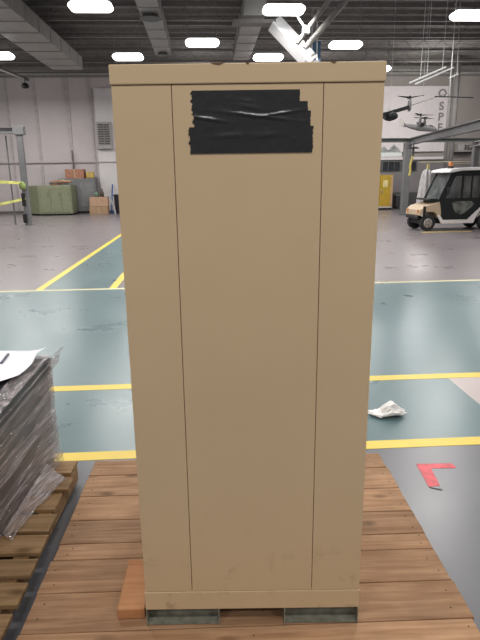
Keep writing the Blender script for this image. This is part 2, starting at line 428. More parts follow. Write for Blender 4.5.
def film_mat():
    m = bpy.data.materials.new('clear_stretch_film'); m.use_nodes = True
    nt = m.node_tree; N = nt.nodes; L = nt.links; b = N['Principled BSDF']; out = N['Material Output']
    tc = N.new('ShaderNodeTexCoord'); mp = N.new('ShaderNodeMapping'); mp.inputs['Scale'].default_value = (3, 1.5, 24)
    mp.inputs['Rotation'].default_value = (radians(10), 0, 0)
    L.new(tc.outputs['Object'], mp.inputs['Vector'])
    nz = N.new('ShaderNodeTexNoise'); nz.inputs['Scale'].default_value = 2.3; nz.inputs['Detail'].default_value = 9; nz.inputs['Roughness'].default_value = .74; nz.inputs['Distortion'].default_value = 1.1
    L.new(mp.outputs[0], nz.inputs['Vector'])
    rp = N.new('ShaderNodeMapRange'); rp.inputs['From Min'].default_value = .40; rp.inputs['From Max'].default_value = .66
    rp.inputs['To Min'].default_value = .12; rp.inputs['To Max'].default_value = .92
    L.new(nz.outputs['Fac'], rp.inputs['Value'])
    b.inputs['Base Color'].default_value = (.60, .535, .545, 1); b.inputs['Roughness'].default_value = .22
    b.inputs['Specular IOR Level'].default_value = .9
    bp = N.new('ShaderNodeBump'); bp.inputs['Strength'].default_value = 1.0; bp.inputs['Distance'].default_value = .02
    L.new(nz.outputs['Fac'], bp.inputs['Height']); L.new(bp.outputs[0], b.inputs['Normal'])
    tr = N.new('ShaderNodeBsdfTransparent'); tr.inputs['Color'].default_value = (.93, .92, .94, 1)
    gl = N.new('ShaderNodeBsdfGlossy'); gl.inputs['Roughness'].default_value = .12; L.new(bp.outputs[0], gl.inputs['Normal'])
    m0 = N.new('ShaderNodeMixShader'); m0.inputs[0].default_value = .14
    L.new(tr.outputs[0], m0.inputs[1]); L.new(gl.outputs[0], m0.inputs[2])
    mx = N.new('ShaderNodeMixShader')
    L.new(rp.outputs[0], mx.inputs[0]); L.new(m0.outputs[0], mx.inputs[1]); L.new(b.outputs[0], mx.inputs[2])
    L.new(mx.outputs[0], out.inputs['Surface'])
    return m
FILM = film_mat()
from mathutils import noise
def film_side(a, b):               # a: along y, b: up
    y = LY0-.015 + (LY1-LY0+.03)*a
    z = b*(TOPZ+.004)
    x = LX + .006
    x += .012*math.exp(-((b-.05)/.12)**2)*(0.5+0.5*noise.noise((y*3, 0, 4)))
    x += .012*(noise.noise((y*1.3, z*24, 1.3))) + .006*noise.noise((y*4, z*70, 5.3)) - .02*b
    x += .03*math.exp(-((a-1)/.12)**2)*(1-b)
    if b > .93: x = LX + .006 - (b-.93)/.07*.03
    sh = (1-b)*(-.115+.115*y)
    return (max(x, LX-.03)+sh, y, z + .006*noise.noise((y*5, 3, z*10)))
MB().sheet(film_side, 110, 90).build('stretch_film', FILM, ld, smooth=True)
def film_back(a, b):
    x = -LX + 2*(LX+.004)*a; z = b*(TOPZ+.004)
    y = LY1 + .012 + .02*(1-b) + .014*noise.noise((x*3, z*22, 2.2))
    x += (1-b)*(-.115+.115*y)
    return (x, y, z)
MB().sheet(film_back, 60, 60).build('stretch_film', FILM, ld, smooth=True)
def film_top(a, b):                # a crumpled band over the right edge of the top
    y = -.25 + (LY1+.25)*a; wdt = .055 + .075*a + .02*noise.noise((y*7, 1, 1))
    x = LX + .004 - wdt*b
    return (x, y, TOPZ + .004 + .012*abs(noise.noise((x*22, y*9, 0))) + .006)
MB().sheet(film_top, 70, 14).build('stretch_film', FILM, ld, smooth=True)
def film_tail(a, b):               # loose torn tail low at the far right corner
    y = -.05 + .52*a; x = LX - .075 + .06*a + b*(.03 + .06*a**1.5 + .02*noise.noise((y*12, 0, 2)))
    z = .10*(1-b)*(.4+.6*a) + .012 + .014*abs(noise.noise((x*30, y*11, 7)))
    return (x, y, z)
MB().sheet(film_tail, 60, 14).build('stretch_film', FILM, ld, smooth=True)
def film_wisp(a, b):               # loose ear of film at the top far corner
    y = LY1-.10 + .17*a; z = TOPZ + .01 - .10*b + .03*a
    x = LX + .012 + .045*a*(1-b) + .02*noise.noise((y*20, z*20, 9))
    return (x, y, z)
MB().sheet(film_wisp, 24, 24).build('stretch_film', FILM, ld, smooth=True)

# paper on the load
def paper_z(x, y):
    c = max(0, (x-.30)/.09); f_ = max(0, (.36-y)/.15)
    return TOPZ + .040 + .006*sin(x*11+1) + .010*c*max(0, (y-.45)/.25) + .004*noise.noise((x*9, y*9, 0))
def paper_fn(a, b):
    xm = .375 + .012*sin(b*5) + .03*max(0, b-.8)/.2
    x = -.30 + (xm+.30)*a
    cut = max(0, (a-.78)/.22)
    y0_ = .205 + .10*cut**2.2; y1_ = .690 + .02*a
    if a > .93: y1_ += .02*(a-.93)/.07
    y = y0_*(1-b) + y1_*b
    return (x, y, paper_z(x, y))
pap = thing('paper_sheet', 'curled white paper sheet with a dark pen stroke lying on the wrapped load', 'paper', (-1.445, 2.2, .1412), radians(3.5))
MB().sheet(paper_fn, 48, 24).build('sheet', mat('white_paper', (.86, .87, .92), .5, var=.01), pap, smooth=True)
ink = MB()
pts = [(.229-.013*t_/6, .482+.146*t_/6) for t_ in range(7)]
ink.path([(x, y, paper_z(x, y)+.003) for x, y in pts], .007, 8)
ink.build('pen_stroke', mat('violet_ink', (.05, .04, .10), .4), pap)

# ------------------------------------------------------------------ crumpled rag on the floor
RAG = mat('white_cloth', (.95, .92, .90), .9, var=.06, scale=20, bump=.3, bscale=60)
rg = bmesh.new(); bmesh.ops.create_icosphere(rg, subdivisions=5, radius=1)
for v_ in rg.verts:
    p = v_.co.copy()
    q = 1 + .34*noise.noise(p*1.7+Vector((3, 1, 0))) + .20*noise.noise(p*4.0) + .10*noise.noise(p*9)
    lump = .5*math.exp(-((p.x-.25)/.42)**2)
    x = p.x*.135*q; y = p.y*.07*q; z = max(0, (p.z*.35+.35))*(.035 + .10*lump)*q*1.6
    if p.x < -.3: z *= .75
    v_.co = (x, y, max(z, 0.0) + .001)
mb = MB(); mb.bm.free(); mb.bm = rg
o = mb.build('cloth_rag', RAG, smooth=True, loc=(1.10, 3.81, 0))
tag(o, 'crumpled white rag lying on the teal floor right of the cabinet', 'rag')

# red tape L on the floor
REDT = mat('red_floor_tape', (.66, .05, .07), .4, var=.25, scale=14)
rt = thing('floor_tape_mark', 'red tape corner mark stuck on the grey floor right of the skid', 'floor mark', (1.115, 3.07, 0))
MB().prism([(-.02, .015), (.20, .015), (.215, -.03), (.195, -.04), (.0, -.042)], 'z', .0, .0018).build('tape_piece', REDT, rt)
MB().prism([(-.022, .0), (.055, -.04), (.040, -.235), (-.028, -.245)], 'z', .0, .0021).build('tape_piece', REDT, rt)
MB().prism([(-.03, -.25), (-.02, -.262), (.035, -.285), (.04, -.272)], 'z', .0, .003).build('torn_scrap', mat('grey_scrap', (.16, .15, .13), .8), rt)

# ------------------------------------------------------------------ light fixtures
LENS = mat('glowing_lens', (1, 1, 1), .5, emit=(1, .985, .97), es=5.0)
HOUS = mat('fixture_housing', (.6, .6, .6), .5)
def make_fix(name, label, u, v, z, grp='ceiling light fixtures'):
    t = thing(name, label, 'light', ub(u, v, z), A, grp)
    l = MB(); l.prism([(-.54, 0), (-.51, .06), (-.43, .10), (.43, .10), (.51, .06), (.54, 0), (.51, -.06), (.43, -.10), (-.43, -.10), (-.51, -.06)], 'y', -.16, .16)
    l.build('lens', LENS, t, bevel=.02)
    h = MB(); h.box(-.42, .42, -.10, .10, .09, .13); h.build('housing', HOUS, t, bevel=.01)
    return t
fx0 = make_fix('ceiling_light', 'glowing light nearest the top left corner, above the left duct mouth', -2.74, 15.2, 5.87)
MB().tube((-.45, 0, .15), (-.45, 0, 7.18-5.87), .012, n=6).build('hanging_rod', STEEL, fx0)
MB().tube((.45, 0, .15), (.45, 0, 7.18-5.87), .012, n=6).build('hanging_rod', STEEL, fx0)
fx0['label'] = 'large glowing ceiling light at the top edge, right of the wide left duct'
for (u, v, z, lab) in (
    (-2.64, 21.1, 5.88, 'small glowing ceiling light just above the left end of the cabinet top'),
    (-7.05, 20.9, 5.88, 'glowing ceiling light cut by the left photo edge, above the pale wall'),
    (-.02, 19.0, 5.88, 'glowing ceiling light hanging alone between the two narrow ducts'),
    (2.07, 15.3, 5.84, 'glowing ceiling light right above the bright diagonal duct'),
    (2.31, 21.1, 5.86, 'small glowing ceiling light left of the diagonal duct, just over the cabinet'),
    (4.65, 19.3, 5.88, 'glowing ceiling light right of the roof braces, over the cabinet corner'),
    (7.22, 15.9, 5.88, 'glowing ceiling light in the top right corner among the thin cables'),
    (6.95, 23.4, 5.88, 'smallest glowing ceiling light peeking past the cabinet top right corner')):
    c = copy_tree(fx0); c.location = ub(u, v, z); c['label'] = lab

def area(u, v, z, p, sx=1.1, sy=.35, col=(1, .975, .94)):
    L_ = bpy.data.lights.new('lamp_glow', 'AREA'); L_.shape = 'RECTANGLE'; L_.size = sx; L_.size_y = sy
    L_.energy = p; L_.color = col
    o = bpy.data.objects.new('lamp_glow', L_); COL.objects.link(o)
    o.location = ub(u, v, z); o.rotation_euler = (0, 0, A); return o
PW = 150
for (u, v) in ((-2.74, 15.2), (-2.64, 21.1), (-7.05, 20.9), (-.02, 19.0), (2.07, 15.3), (2.25, 21.1), (4.65, 19.3), (7.22, 15.9), (6.95, 23.4),
               (-10.5, 25), (-10.5, 17), (11.5, 22), (-7.2, 26)):
    area(u, v, 5.72, PW)
for (u, v, e_) in ((-9.5, 26.5, 60), (0, 26.5, 110), (5.0, 27, 150), (10.2, 26.0, 260), (15.5, 25.5, 200)):  # point lights added without fixtures, to brighten the far wall
    L_ = bpy.data.lights.new('wall_fill', 'POINT'); L_.energy = e_; L_.shadow_soft_size = .3; L_.color = (1, .97, .95)
    o = bpy.data.objects.new('wall_fill', L_); COL.objects.link(o); o.location = ub(u, v, 5.5)
for (u, v) in ((-5, 10.5), (-.2, 10.8), (4.8, 10.6), (-2.7, 6.5), (2.6, 6.2), (-5.5, 2), (5.5, 2.5), (0.2, -1.2), (-3.5, -3.5), (3.5, -3.5), (9, 7), (-9, 7)):
    area(u, v, 5.8, 135)

# ------------------------------------------------------------------ ducts
def duct_box(mb, x0, x1, y0, y1, z0, z1, step=1.1):
    mb.box(x0, x1, y0, y1, z0, z1)
    y = y0 + .02
    while y < y1:
        mb.box(x0-.02, x1+.02, y, y+.03, z0-.02, z1+.02); y += step
d = MB(); duct_box(d, -.60, .60, -12.1, 0, 0, .46, 1.25)
t = thing('air_duct', 'wide grey rectangular air duct running along the upper left', 'duct', ub(-5.46, 24.2, 6.02), A - radians(.35))
d.build('duct_run', GALV, t)
for y in (-1, -4.5, -8):
    for x in (-.58, .58): MB().tube((x, y, .45), (x, y, 1.2), .012, n=6).build('hanger', STEEL, t)
d = MB(); duct_box(d, -.27, .27, -9, 0, 0, .45, 1.1)
t = thing('air_duct', 'narrow air duct ending above the left part of the cabinet, round vent on its underside', 'duct', ub(-1.42, 21.4, 6.0), A + radians(.4))
d.build('duct_run', GALV, t)
MB().tube((0, -5.0, -.02), (0, -5.0, -.10), .20, .30, n=24).build('round_vent', STEELD, t)
MB().tube((0, -.35, -.02), (0, -.35, -.08), .16, .2, n=24).build('round_vent', STEELD, t)
d = MB(); duct_box(d, -.30, .30, -6, 0, 0, .45, 1.1)
t = thing('air_duct', 'narrow air duct above the middle of the cabinet, left of the bright diagonal duct', 'duct', ub(1.42, 22.3, 6.0), A)
d.build('duct_run', GALV, t)
# diagonal dropping duct, bright white
WD = mat('white_metal_duct', (.72, .72, .73), .4, var=.03)
t = thing('diagonal_duct', 'bright white duct dropping diagonally to the right behind the cabinet top', 'duct', ub(2.03, 16.6, 5.82), A)
MB().beam((-1.2, 0, .04), (-.02, 0, .04), .40, .09).build('horizontal_run', JOIST, t)
DR = radians(30)
dd = MB(); dd.beam((-.05, 0, .04), (.98, -.15, -1.0), .35, .34, DR)
dd.build('sloping_run', WD, t)
MB().beam((.90, -.14, -.92), (.94, -.156, -.96), .34, .36, DR).build('joint_flange', GALV, t)
MB().beam((.98, -.15, -1.0), (1.28, -.15, -1.75), .29, .31, DR).build('lower_run', WD, t)
dl = bpy.data.lights.new('duct_wash', 'AREA'); dl.shape='RECTANGLE'; dl.size = 1.1; dl.size_y = .3; dl.energy = 12
dlo = bpy.data.objects.new('duct_wash', dl); COL.objects.link(dlo); dlo.location = ub(2.07, 15.35, 5.7)
dlo.rotation_euler = (radians(55), 0, A)

# roof braces
BR = mat('brace_steel', (.30, .29, .275), .6, var=.08)
t = thing('roof_brace', 'pair of grey steel braces crossing diagonally above the cabinet right side', 'brace', ub(0, 15.5, 0), A)
MB().tube((2.45, 0, 5.10), (4.10, 0, 7.15), .06, n=12).build('strut', BR, t)
MB().tube((2.72, .35, 5.06), (4.70, .35, 7.20), .075, n=12).build('strut', BR, t)
MB().beam((2.46, .1, 5.78), (2.72, .1, 5.42), .05, .05).build('cross_strut', BR, t)
MB().box(2.60, 2.76, -.09, .09, 5.34, 5.52).build('gusset', mat('pale_plate', (.6, .6, .58), .5), t)
t = thing('hanger_rods', 'twin pale vertical rods hanging beside the roof braces', 'rods', ub(3.63, 19.8, 0), A)
MB().tube((0, 0, 5.3), (0, 0, 7.18), .025, n=8).build('rod', mat('pale_rod', (.5, .5, .5), .5), t)
MB().tube((.17, 0, 5.3), (.17, 0, 7.18), .025, n=8).build('rod', MATS['pale_rod'], t)
t = tag(H(MB().box(0, .30, 0, .3, 4.9, 6.22), 'blue_column_cover', mat('deep_blue_vinyl', (.03, .10, .20), .5), 3.74, 20.3, bevel=.02), 'dark blue panel hanging behind the cabinet top beside the pale rods', 'panel')
# left corner brace and speaker
t = thing('wall_speaker', 'small black speaker hung high near the left wall top', 'speaker', ub(-8.05, 27, 5.82), A)
MB().loft([(-.16, 0, 0, .05, .05), (-.08, 0, .03, .14, .12), (.08, 0, .03, .14, .12), (.16, 0, 0, .06, .06)], 12).build('body', mat('matte_black', (.012, .012, .012), .6), t, smooth=True)
MB().tube((0, 0, .1), (0, 0, .42), .03, n=8).build('stem', STEELD, t)
t = tag(H(MB().tube((-2.2, 0, .98), (.30, 0, 0), .07, n=10), 'roof_brace', JOIST, -8.2, 27.1, 6.10), 'grey pipe slanting down to the black speaker at the upper left', 'pipe')

# ------------------------------------------------------------------ gantry frames
def isec(mb, p, q, w, h):          # I beam
    p = Vector(p); q = Vector(q)
    mb.beam(p + Vector((0,0,h/2-.015)), q + Vector((0,0,h/2-.015)), w, .03)
    mb.beam(p - Vector((0,0,h/2-.015)), q - Vector((0,0,h/2-.015)), w, .03)
    mb.beam(p, q, .03, h-.04)
t = thing('steel_gantry', 'grey steel gantry post and beam at the left edge with yellow caution tape', 'gantry', ub(-7.12, 22.5, 0), A)
MB().box(-.105, .105, -.105, .105, .015, 3.42).build('post', STEEL, t, bevel=.01)
MB().box(-.22, .22, -.22, .22, 0, .015).build('base_plate', STEEL, t)
MB().box(-.2, .2, -.15, .15, 3.42, 3.74).build('corner_cap', STEEL, t, bevel=.01)
b_ = MB(); isec(b_, (-4.5, 0, 3.56), (-.2, 0, 3.58), .2, .24); b_.build('top_beam', STEEL, t)
MB().tube((-.62, .3, 0), (-.62, .3, 3.42), .03, n=8).build('drop_pipe', STEEL, t)
CT = mat('yellow_caution_tape', (.62, .62, .16), .5, var=.25, scale=5)
def ct(p, q, sag, hw, tw=.0):
    def fn(a, b):
        x = p[0]*(1-a)+q[0]*a; y = p[1]*(1-a)+q[1]*a; z = p[2]*(1-a)+q[2]*a - sag*4*a*(1-a)
        return (x, y + .04*sin(a*9)*(b-.5), z + (b-.5)*hw*(1-.35*abs(sin(a*5))))
    return MB().sheet(fn, 40, 3)
o = ct(ub(-11.2, 22.3, 1.75), ub(-7.1, 22.34, 1.62), -.05, .16).build('caution_tape', CT, solid=.003); tag(o, 'upper strip of yellow caution tape tied to the left gantry post', 'tape', 'caution tape strips')
o = ct(ub(-11.2, 22.2, .45), ub(-7.1, 22.34, 1.04), .08, .14).build('caution_tape', CT, solid=.003); tag(o, 'lower strip of yellow caution tape slanting to the left gantry post', 'tape', 'caution tape strips')
k = MB().loft([(-.12, 0, 0, .05, .12), (0, 0, .02, .09, .17), (.1, 0, -.02, .05, .1)], 10).build('tape_knot', mat('green_yellow_knot', (.26, .34, .10), .6), t, smooth=True); k.location = (-.02, -.18, 1.52)
MB().box(-.13, .01, -.18, -.106, .75, 1.25).build('control_box', mat('matte_black', (0,0,0)), t, bevel=.02); MB().box(-.15, .0, -.2, -.106, .1, .45).build('foot_guard', MATS['matte_black'], t, bevel=.02)

t = thing('steel_gantry', 'dark grey steel gantry with long receding beams above the golf cart', 'gantry', ub(8.80, 24.5, 0), A)
MB().box(-.14, .14, -.14, .14, .015, 3.10).build('post', STEEL, t, bevel=.01)
MB().box(-.24, .24, -.24, .24, 0, .015).build('base_plate', STEEL, t)
b_ = MB(); isec(b_, (.2, .6, 3.15), (-1.72, -11.5, 3.02), .2, .27); b_.build('long_beam', mat('beam_grey', (.14, .14, .145), .5, var=.1), t)
b_ = MB(); isec(b_, (3.2, .6, 3.03), (1.05, -11.5, 3.03), .3, .2); b_.build('long_beam', mat('beam_pale', (.42, .40, .40), .5, var=.1), t)
b_ = MB(); isec(b_, (-3.2, 0, 3.22), (3.3, 0, 3.19), .2, .17); b_.build('cross_beam', STEELD, t)
MB().box(2.95, 3.19, -.12, .12, 0, 3.10).build('post', STEEL, t, bevel=.01)
for u_, r_, lb_ in ((11.80, .08, 'thinner tall grey vertical pipe beside the lettered white wall board'), (12.10, .11, 'thicker tall grey vertical pipe right of the lettered white wall board')):
    tag(H(MB().tube((0, 0, 0), (0, 0, 7.19), r_, n=14), 'utility_pipe', mat('pipe_grey', (.20, .19, .185), .85, var=.08, spec=.1), u_, 27.5, smooth=True), lb_, 'pipe')

# ------------------------------------------------------------------ lettered board on the far wall
bd = thing('wall_board', 'large white wall board with dark letters stacked down its right edge', 'sign', ub(9.5, 30.12, 0), A)
MB().box(-1.8, 3.30, -.06, 0, 2.95, 6.22).build('board', WHITE, bd)
def letter(ch, x, z, h, parent, m):
    cu = bpy.data.curves.new('l', 'FONT'); cu.body = ch; cu.size = h/.72; cu.extrude = .01; cu.align_x = 'CENTER'; cu.offset = .012
    tmp = bpy.data.objects.new('l', cu); COL.objects.link(tmp)
    dg = bpy.context.evaluated_depsgraph_get(); me = bpy.data.meshes.new_from_object(tmp.evaluated_get(dg))
    bpy.data.objects.remove(tmp); o = bpy.data.objects.new('letter', me); COL.objects.link(o)
    me.materials.clear(); me.materials.append(m); o.parent = parent; o.location = (x, -.075, z); o.rotation_euler = (radians(90), 0, 0)
LT = mat('grey_letter_paint', (.27, .255, .255), .6)
for ch, z in (('O', 5.68), ('S', 5.05), ('P', 4.52), ('E', 3.98)):
    letter(ch, 2.98, z, .40, bd, LT)
sg = thing('picture_board', 'white board with a pale green picture below the gantry cross beam', 'sign', ub(9.9, 30.1, 0), A)
MB().box(-1.0, .60, -.03, .0, 2.70, 3.42).build('board', mat('bright_board', (.88, .92, .90), .5, var=.02), sg)
mnt = MB().prism([(-.8, 2.92), (-.4, 3.26), (-.15, 3.02), (.15, 3.32), (.52, 3.0), (.52, 2.92)], 'y', -.04, -.03); mnt.build('green_motif', mat('soft_green', (.36, .47, .44), .6, var=.25, scale=4), sg)
ac = thing('wall_fan_unit', 'pale wall unit with a dark square grille above the golf cart roof', 'vent', ub(13.9, 30.15, 2.9), A)
MB().box(-.45, .38, -.35, 0, 0, .42).build('body', mat('off_white_metal', (.42, .40, .39), .5), ac, bevel=.02)
gr = MB()
for q in range(3): gr.box(-.10+q*.16, .03+q*.16, -.37, -.34, .09, .36)
gr.build('grille', SEAM, ac)
MB().box(-.75, .5, -.4, 0, -.06, -.01).build('shelf', mat('matte_black', (0,0,0)), ac)
vt = thing('wall_vent', 'grey louvred vent mounted on the light pilaster left of the cabinet', 'vent', ub(-5.22, 30.16, 3.25), A)
MB().box(-.37, .37, -.16, 0, 0, 1.32).build('frame', mat('vent_frame', (.36, .34, .34), .6), vt, bevel=.01)
lv = MB()
for q in range(9):
    for x in (-.29, .02): lv.box(x, x+.27, -.19, -.15, .22+q*.115, .30+q*.115)
lv.build('louvres', mat('vent_dark', (.10, .095, .09), .6), vt)
MB().box(-.40, .40, -.22, 0, .0, .10).build('sill', mat('vent_frame', (0,0,0)), vt)
o = H(MB().box(-.03, .03, -.05, 0, 2.2, 3.2), 'wall_conduit', SEAM, -6.93, 30.1); tag(o, 'short dark conduit on the wall above the cardboard boxes', 'conduit')

# ------------------------------------------------------------------ items by the left wall
GRN = mat('sage_green_paint', (.215, .23, .145), .55, var=.1); GRND = mat('dark_sage_paint', (.17, .19, .13), .6)  # second tone is a darker sage for the door handles
cr = thing('green_machine_cabinet', 'low sage green equipment cabinet standing near the left wall', 'cabinet', ub(-7.82, 28.2, 0), A)
MB().prism([(-1.15, .45), (-.52, 0), (1.1, 0), (1.1, 1.2), (-1.15, 1.2)], 'z', .08, 1.46).build('body', GRN, cr, bevel=.02)
MB().prism([(-1.05, .5), (-.5, .06), (1.04, .06), (1.04, 1.1), (-1.05, 1.1)], 'z', 0, .08).build('plinth', MATS['matte_black'], cr)
for a, b in ((-.46, .05), (.10, .60), (.65, 1.04)):
    dr = MB().box(a, b, -.02, 0, .16, 1.36).build('door', GRN, cr, bevel=.01)
    MB().box(b-.12, b-.05, -.05, -.02, .95, 1.1).build('handle', GRND, dr)
ju = thing('cable_heap', 'heap of orange and grey cables on top of the green cabinet', 'cables', ub(-7.3, 28.7, 1.461), A)
for c, (m_, r0) in enumerate(((mat('dull_orange', (.45, .2, .1), .6), .22), (STEEL, .30), (MATS['dull_orange'], .32), (mat('cable_tan', (.35,.3,.22), .6), .26))):
    pts = [(r0*1.6*cos(t_*.5)+.12*c-.2, r0*sin(t_*.5)*.8, .05+.05*c+.025*sin(t_*1.3+c)+.02) for t_ in range(13)]
    MB().path(pts, .035, 6).build('cable_loop', m_, ju, smooth=True)
gm = thing('grey_machine', 'dark grey boxy machine behind the green cabinet against the wall', 'machine', ub(-6.58, 29.45, 0), A)
MB().box(-1.05, .83, 0, .68, .12, 1.78).build('body', mat('machine_grey', (.16, .165, .17), .6, var=.08), gm, bevel=.02)
MB().box(-1.0, .78, .05, .63, 0, .12).build('plinth', MATS['matte_black'], gm)
MB().box(.05, .75, -.02, 0, .35, 1.6).build('door', mat('machine_panel', (.19, .195, .20), .6), gm, bevel=.01)
MB().tube((.7, .3, 1.78), (.7, .3, 1.84), .1, n=12).build('cap', STEELD, gm)
CARD = mat('brown_cardboard', (.36, .23, .14), .8, var=.1); CARDR = mat('printed_cardboard', (.36, .17, .11), .75, var=.25, scale=9)
def carton(name, label, u, v, z, w, d_, h, m_, rz=0, grp=None):
    t = thing(name, label, 'box', ub(u, v, z), A+rz, grp)
    MB().box(-w/2, w/2, -d_/2, d_/2, 0, h).build('carton', m_, t, bevel=.008)
    MB().box(-.03, .03, -d_/2-.003, d_/2+.003, h*.0+.01, h+.003).build('packing_tape', mat('brown_tape', (.42, .31, .2), .4), t)
    f = MB().box(-w/2, w/2, -.008, .008, h-.002, h+.004).build('flap_seam', SEAM, t)
    return t
carton('cardboard_box', 'reddish printed cardboard box on top of the grey machine', -6.78, 29.76, 1.781, .95, .5, .46, CARDR)
o = carton('yellow_box', 'small yellow box on the grey machine right of the reddish box', -6.03, 29.76, 1.80, .36, .4, .30, mat('mustard_card', (.52, .36, .06), .6), .1)
carton('cardboard_box', 'lower brown cardboard box on the floor near the grey machine', -5.50, 28.8, 0, .92, .55, .40, CARD)
carton('cardboard_box', 'upper brown cardboard box stacked on another, holding small jars', -5.48, 28.8, .405, .90, .5, .46, mat('pale_cardboard', (.46, .29, .19), .8, var=.08), .05)
for (du, r_, h_, m_, lab) in ((-.12, .11, .26, mat('jar_green', (.12, .20, .13), .4), 'green jar standing on the stacked cardboard boxes'),
                          (.14, .10, .34, mat('jar_dark', (.08, .06, .05), .4), 'dark brown jar standing on the stacked cardboard boxes')):
    t = thing('jar', lab, 'jar', ub(-5.46+du, 28.75, .872), A)
    MB().loft([(0, 0, 0, r_, r_), (h_*.7, 0, 0, r_, r_), (h_*.85, 0, 0, r_*.6, r_*.6), (h_, 0, 0, r_*.6, r_*.6)], 14).build('glass_body', m_, t, smooth=True).rotation_euler = (0, -pi/2, 0)
    MB().tube((0, 0, h_), (0, 0, h_+.05), r_*.66, n=14).build('lid', SEAM, t)
t = thing('waste_bin', 'black waste bin at the wall just left of the cabinet edge', 'bin', ub(-4.52, 29.2, 0), A)
MB().tube((0, 0, 0), (0, 0, .90), .22, .29, n=20).build('bin_body', mat('bin_black', (.02, .022, .03), .5), t)
MB().tube((0, 0, .88), (0, 0, .96), .31, n=20).build('rim', MATS['bin_black'], t)
t = thing('broom', 'blue broom handle leaning behind the black waste bin', 'broom', ub(-5.02, 29.5, 0), A)
MB().tube((0, 0, .1), (.06, .5, 1.45), .04, n=8).build('handle', mat('blue_plastic', (.06, .13, .32), .4), t)
MB().box(-.18, .18, -.05, .05, 0, .14).build('brush_head', MATS['blue_plastic'], t, bevel=.01)
o = H(MB().tube((0, 0, 0), (-.24, .05, .92), .04, n=8), 'grey_pole', mat('pole_grey', (.4, .4, .42), .5), -4.70, 28.75, 0.0)
tag(o, 'light grey pole leaning against the stacked cardboard boxes', 'pole')

# ------------------------------------------------------------------ yellow locker
t = thing('yellow_locker', 'tall yellow storage locker against the far wall beside the cabinet edge', 'locker', ub(9.08, 28.4, 0), A)
YL = mat('safety_yellow', (.44, .29, .05), .4, var=.12, scale=5)
MB().box(-.45, .47, 0, .5, .10, 1.76).build('body', YL, t, bevel=.015)
MB().box(-.44, .46, .02, .48, 0, .10).build('plinth', MATS['matte_black'], t)
dr = MB().box(-.18, .36, -.025, 0, .18, 1.68).build('door', mat('deep_yellow', (.50, .33, .04), .35, var=.1), t, bevel=.008)
MB().box(-.13, -.07, -.06, -.025, .85, 1.0).build('handle', mat('chrome', (.7, .7, .7), .2, 1.0), dr)
MB().box(-.05, .2, -.03, -.024, 1.15, 1.5).build('notice', mat('pale_label', (.75, .65, .3), .5), dr)
MB().box(.36, .47, -.02, .0, .16, 1.70).build('edge_trim', mat('peach_edge', (.5, .33, .2), .5), t)
MB().box(-.45, .47, -.02, .0, .10, .2).build('kick_strip', mat('pale_strip', (.5, .47, .42), .5), t)

# dark low chairs/bench beyond
t = thing('equipment_crate', 'low dark equipment crate on wheels right of the yellow locker', 'crate', ub(10.3, 29.0, 0), A)
MB().box(-.33, .33, 0, .5, .12, .72).build('body', mat('crate_dark', (.05, .045, .05), .6), t, bevel=.02)
MB().box(-.36, .36, -.03, .53, .66, .74).build('lid', STEELD, t, bevel=.01)
for x in (-.26, .26):
    for y in (.08, .42): MB().tube((x-.03, y, .06), (x+.03, y, .06), .06, n=12).build('caster', MATS['matte_black'], t)

# ------------------------------------------------------------------ golf cart
cd = Vector((-1.82, -.26, 0)).normalized(); CA = atan2(-cd.y, -cd.x)
cart = thing('golf_cart', 'white golf cart with a black enclosed cab and cream bonnet, facing left', 'golf cart', (6.04, 17.72, 0), CA)
cart.scale = (1, .80, 1)
# local: +x to the rear, +y to the far side, near front wheel centre at x=0,y=0
CW = mat('cart_white', (.80, .76, .75), .35, var=.03); CC = mat('cart_cream', (.50, .385, .27), .35, var=.06)
CBL = mat('cart_black_vinyl', (.012, .015, .015), .4, var=.2); TY = mat('tyre_rubber', (.02, .02, .022), .7); RIM = mat('silver_rim', (.42, .38, .36), .35, .3)
for x in (0, 1.98):
    for y in (0, 1.08):
        s_ = -1 if y == 0 else 1
        wheel = MB().tube((x, y-.09, .25), (x, y+.09, .25), .25, n=28).build('wheel', TY, cart, bevel=.02, seg=1)
        rr = MB(); rr.tube((x, y+s_*.085, .25), (x, y+s_*.10, .25), .15, .135, n=24); rr.build('rim', RIM, wheel)
        sp = MB()
        for q in range(5):
            an = q*2*pi/5; sp.beam((x, y+s_*.104, .25), (x+.12*cos(an), y+s_*.104, .25+.12*sin(an)), .035, .012)
        sp.build('spokes', SEAM, wheel); MB().tube((x, y+s_*.1, .25), (x, y+s_*.125, .25), .04, n=12).build('hub_cap', RIM, wheel)
MB().box(-.2, 2.5, .12, .96, .22, .34).build('chassis', MATS['matte_black'], cart)
MB().tube((0, .0, .28), (0, 1.08, .28), .03, n=8).build('axle', STEELD, cart); MB().tube((1.98, .0, .28), (1.98, 1.08, .28), .03, n=8).build('axle', STEELD, cart)
# bonnet
hd = MB().prism([(-.31, .50), (-.29, .66), (-.16, .77), (.30, .90), (.42, .92), (.42, .40), (.34, .40), (.28, .52), (.16, .60), (-.12, .60), (-.22, .54), (-.26, .48), (-.29, .48)], 'y', -.10, 1.18)
hd.build('bonnet', CC, cart, bevel=.03, smooth=False)
MB().box(-.34, -.27, .02, 1.06, .38, .48).build('bumper', CBL, cart, bevel=.02)
for y in (.06, 1.02):
    MB().tube((-.28, y, .62), (-.315, y, .62), .065, n=16).build('headlight', mat('amber_lens', (.55, .25, .08), .2), cart)
MB().box(-.20, -.12, -.13, -.09, .42, .78).build('side_reflector', MATS['matte_black'], cart)
